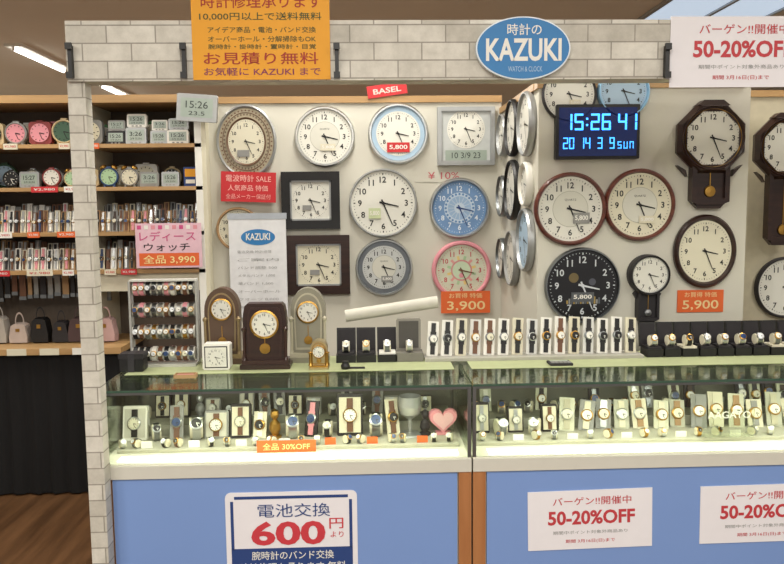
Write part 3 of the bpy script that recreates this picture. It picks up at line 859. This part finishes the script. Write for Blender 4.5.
b = MB('black_gift_box'); b.box(-.045, .045, -.03, .03, 0, .05, BLACK, .004); b.box(-.048, .048, -.033, .033, .05, .07, BLK2, .003); b.box(-.012, .012, -.034, .034, .0, .071, mat('#2c2a2e')); b.build((X(131, 2.9), 2.92, ZT))
b = MB('cube_desk_clock'); b.box(-.052, .052, -.03, .03, 0, .1, WHITE, .006); b.box(-.044, .044, -.032, -.03, .008, .092, BLK2); b.box(-.04, .04, -.033, -.031, .012, .088, FACE)
b.T = Matrix.Translation((0, -.033, .05)); dial(b, .036, .001, FACE); b.T = Matrix.Identity(4); b.build((X(217, 2.93), 2.93, ZT))
def mantel(px, D, w, h, body, acc, arch, dialz, dr, name='mantel_clock'):
    k = K(px, 340, D); w *= k; h *= k; b = MB(name)
    b.box(-w / 2, w / 2, -.05, .04, 0, h * .07, body, .003); b.box(-w * .46, w * .46, -.044, .035, h * .07, h * .13, acc)
    pts = [(-w * .4, h * .13), (w * .4, h * .13), (w * .43, h * .6)]
    n = 14
    for i in range(n + 1):
        a = pi * i / n; pts.append((w * (.43) * cos(a), h * (.7 + (.3 * sin(a) if arch else .26 * min(1, sin(a) * 2)))))
    pts.append((-w * .43, h * .6))
    b.prism(pts, -.03, .03, body)
    b.T = Matrix.Translation((0, -.03, 0))
    ins = [(x * .8, h * .17 + (z - h * .13) * .88) for x, z in pts]; b.prism(ins, 0, .003, acc)
    ins = [(x * .72, h * .2 + (z - h * .13) * .82) for x, z in pts]; b.prism(ins, .003, .004, body)
    r = dr * k
    b.lathe([(r * 1.1, .003), (r * 1.1, .012), (r * .98, .014), (r * .95, .008)], GOLD, 32, cz=h * dialz)
    dial(b, r, .008, FACE, cz=h * dialz, minutes=False)
    b.lathe([(0, .01), (r * .4, .009), (r * .42, .004)], GOLD, 20, cz=h * .3)
    b.bar(0, h * .3, 0, 0, h * .2, .003, .006, GOLD)
    for s in (-1, 1):
        b.T = Matrix.Translation((s * w * .41, -.035, h * .13)) @ rotx(-pi / 2)
        b.lathe([(.009, 0), (.006, .01), (.006, h * .42), (.01, h * .45), (.01, h * .47), (0, h * .5)], acc, 12)
    b.T = Matrix.Identity(4)
    b.build((P(px, 340, D)[0], D, ZT))
mantel(224, 3.05, 40, 76, mat('#5b4636', .4), mat('#9a8663', .4, .5), True, .72, 10)
mantel(266, 2.94, 50, 68, DKWOOD, mat('#3a2520', .3), False, .66, 13)
mantel(309, 3.05, 40, 74, mat('#8c8878', .4), mat('#b5af99', .4), True, .68, 10)
mantel(319, 2.92, 20, 28, mat('#b9a77e', .3, .6), GOLD, True, .62, 6, 'small_mantel_clock')
def wbox(b, x, y, z, w, m, lid=True, pad=CREAM, h=.05):
    b.box(x - w / 2, x + w / 2, y - .04, y + .04, z, z + h * .6, m)
    b.box(x - w * .42, x + w * .42, y - .034, y + .034, z + h * .6, z + h * .75, pad)
    cuff(b, x, y - .005, z + h * .7, .024, .018, rs([SILVER, BLACK, STEEL, SILVER]), rs([SILVER, GOLD]), rs(DIALS))
    if lid:
        T0 = b.T.copy(); b.T = T0 @ Matrix.Translation((x, y + .042, z + h * .55)) @ rotx(-.18)
        b.box(-w / 2, w / 2, 0, .016, 0, .1, m); b.box(-w * .44, w * .44, -.002, 0, .008, .092, mat('#201c20', .7)); b.T = T0
b = MB('open_watch_box')
for px in (346, 366, 387): wbox(b, X(px, 3.03), 3.03, ZT, .078, BLACK, pad=rs([WHITE, BLK2]))
b.build()
b = MB('grey_watch_box'); x = X(409, 3.03)
b.box(x - .055, x + .055, 2.99, 3.07, ZT, ZT + .035, mat('#77746c', .6)); b.box(x - .05, x + .05, 3.055, 3.07, ZT + .035, ZT + .165, mat('#908c82', .6), .006)
b.box(x - .04, x + .04, 3.05, 3.055, ZT + .045, ZT + .155, mat('#4d4a46')); cuff(b, x, 3.02, ZT + .035, .024, .016, SILVER, SILVER, WHITE); b.build()
b = MB('paper_tube')
p0 = Vector((X(346, 3.1), 3.105, ZT + .172)); p1 = Vector((X(438, 3.1), 3.105, ZT + .225))
L = (p1 - p0).length; q = (p1 - p0).to_track_quat('-Y', 'Z').to_matrix().to_4x4()
b.T = Matrix.Translation(p0) @ q
b.lathe([(.018, 0), (.025, 0), (.025, L), (.018, L), (.018, 0)], mat('#c4c1b5', .6), 28); b.T = Matrix.Identity(4)
b.build()
b = MB('wristwatch_stand_row')
n = 15
for i in range(n):
    px = 432 + i * 14.2
    D = 3.03
    x = X(px, D)
    st = [WHITE, WHITE, CREAM, mat('#d5d5d0')][i % 4]
    watch(b, x, D, ZT + .012, random.uniform(.14, .155), .045, st, rs([BLACK, BROWN, BLK2, BLACK]), rs([SILVER, GOLD, STEEL]), rs([WHITE, FACEC, WHITE, BLACK]), .22, .12, .1)
x0 = X(424, 3.03); x1 = X(640, 3.03)
b.box(x0, x1, 2.98, 3.09, ZT, ZT + .012, mat('#a9a79c', .6))
b.build()
b = MB('black_watch_box_row')
for i in range(10):
    x = X(652 + i * 17.5, 3.03); wbox(b, x, 3.03, ZT, .066, BLACK, pad=rs([BLK2, BLK2, CREAM]), h=.055)
b.build()
b = MB('loupe'); b.T = rotx(-pi / 2); b.lathe([(0, 0), (.016, 0), (.018, .012), (.013, .022), (.013, .03), (0, .03)], BLACK, 20); b.T = Matrix.Identity(4)
b.box(.012, .075, -.006, .006, 0, .006, BLK2); b.build((X(345, 2.88), 2.88, ZT))
b = MB('desk_calculator'); b.box(-.045, .045, -.03, .03, 0, .01, BLK2, .002); b.box(-.035, .035, .008, .024, .01, .011, LCD)
for i in range(5):
    for j in range(3): b.box(-.037 + i * .016, -.025 + i * .016, -.024 + j * .01, -.017 + j * .01, .01, .0125, GREY)
b.build((X(560, 2.89), 2.89, ZT))
b = MB('wooden_pen_tray'); b.box(-.04, .04, -.02, .02, 0, .006, TAN); b.box(-.04, .04, -.02, -.016, .006, .014, TAN); b.box(-.04, .04, .016, .02, .006, .014, TAN); b.box(-.04, -.036, -.016, .016, .006, .014, TAN); b.box(.036, .04, -.016, .016, .006, .014, TAN); b.box(-.03, .03, -.003, .003, .006, .012, PINK); b.build((X(185, 2.8), 2.79, ZG))

# ---------------------------------------------------------------- ceiling lamps
TUBE = mat('#fffdf5', .5, 0, 9, var=0)
def fixture(x, y, power, L=1.2):
    e = MB('fluorescent_ceiling_lamp')
    e.box(-.09, .09, -L / 2, L / 2, -.03, 0, WHITE)
    e.T = Matrix.Translation((0, L / 2 - .02, -.05)); e.lathe([(0, 0), (.02, 0), (.02, L - .04), (0, L - .04)], TUBE, 12); e.T = Matrix.Identity(4)
    for s in (-1, 1): e.box(-.012, .012, s * (L / 2 - .01) - .008, s * (L / 2 - .01) + .008, -.07, -.03, WHITE)
    ob = e.build((x, y, CEIL))
    if power:
        l = bpy.data.lights.new('tube_light', 'AREA'); l.shape = 'RECTANGLE'; l.size = .15; l.size_y = L; l.energy = power; l.color = (1, .96, .88)
        o = bpy.data.objects.new('tube_light', l); scene.collection.objects.link(o); o.parent = ob; o.location = (0, 0, -.08)
fixture(-3.5, 8.6, 90, 1.3); fixture(-3.45, 11.3, 90, 1.9)
for x in (-2.2, 0, 2.2):
    for y in (.3, 3.35): fixture(x, y, 36)
fixture(0, -1.6, 70); fixture(1.8, -1.6, 70); fixture(-1.8, -1.6, 70); fixture(0, 8.5, 130); fixture(-1.8, 8.5, 90); fixture(3.5, 9.5, 80)  # unseen lamps added as fill, behind the camera and beyond the beam
def f(b):
    b.box(2.5, 3.6, 5.5, 7.4, CEIL - .012, CEIL - .004, mat('#c3d6ea', .5, 0, .8))
    for x in (2.5, 3.05, 3.6): b.box(x - .015, x + .015, 5.5, 7.4, CEIL - .03, CEIL - .001, SILV2)
    for y in (5.5, 7.4): b.box(2.5, 3.6, y - .015, y + .015, CEIL - .03, CEIL - .001, SILV2)
single('window_1', f)

w = bpy.data.worlds.new('world'); scene.world = w; w.use_nodes = True
w.node_tree.nodes['Background'].inputs[0].default_value = (1, .96, .9, 1)
w.node_tree.nodes['Background'].inputs[1].default_value = .6

# ---------------------------------------------------------------- camera
cd = bpy.data.cameras.new('camera'); cam = bpy.data.objects.new('camera', cd); scene.collection.objects.link(cam)
cd.sensor_width = 36; cd.lens = 36 * F / 784; cd.clip_start = .05
cam.matrix_world = Matrix.Translation(CAM) @ R.to_4x4()
scene.camera = cam
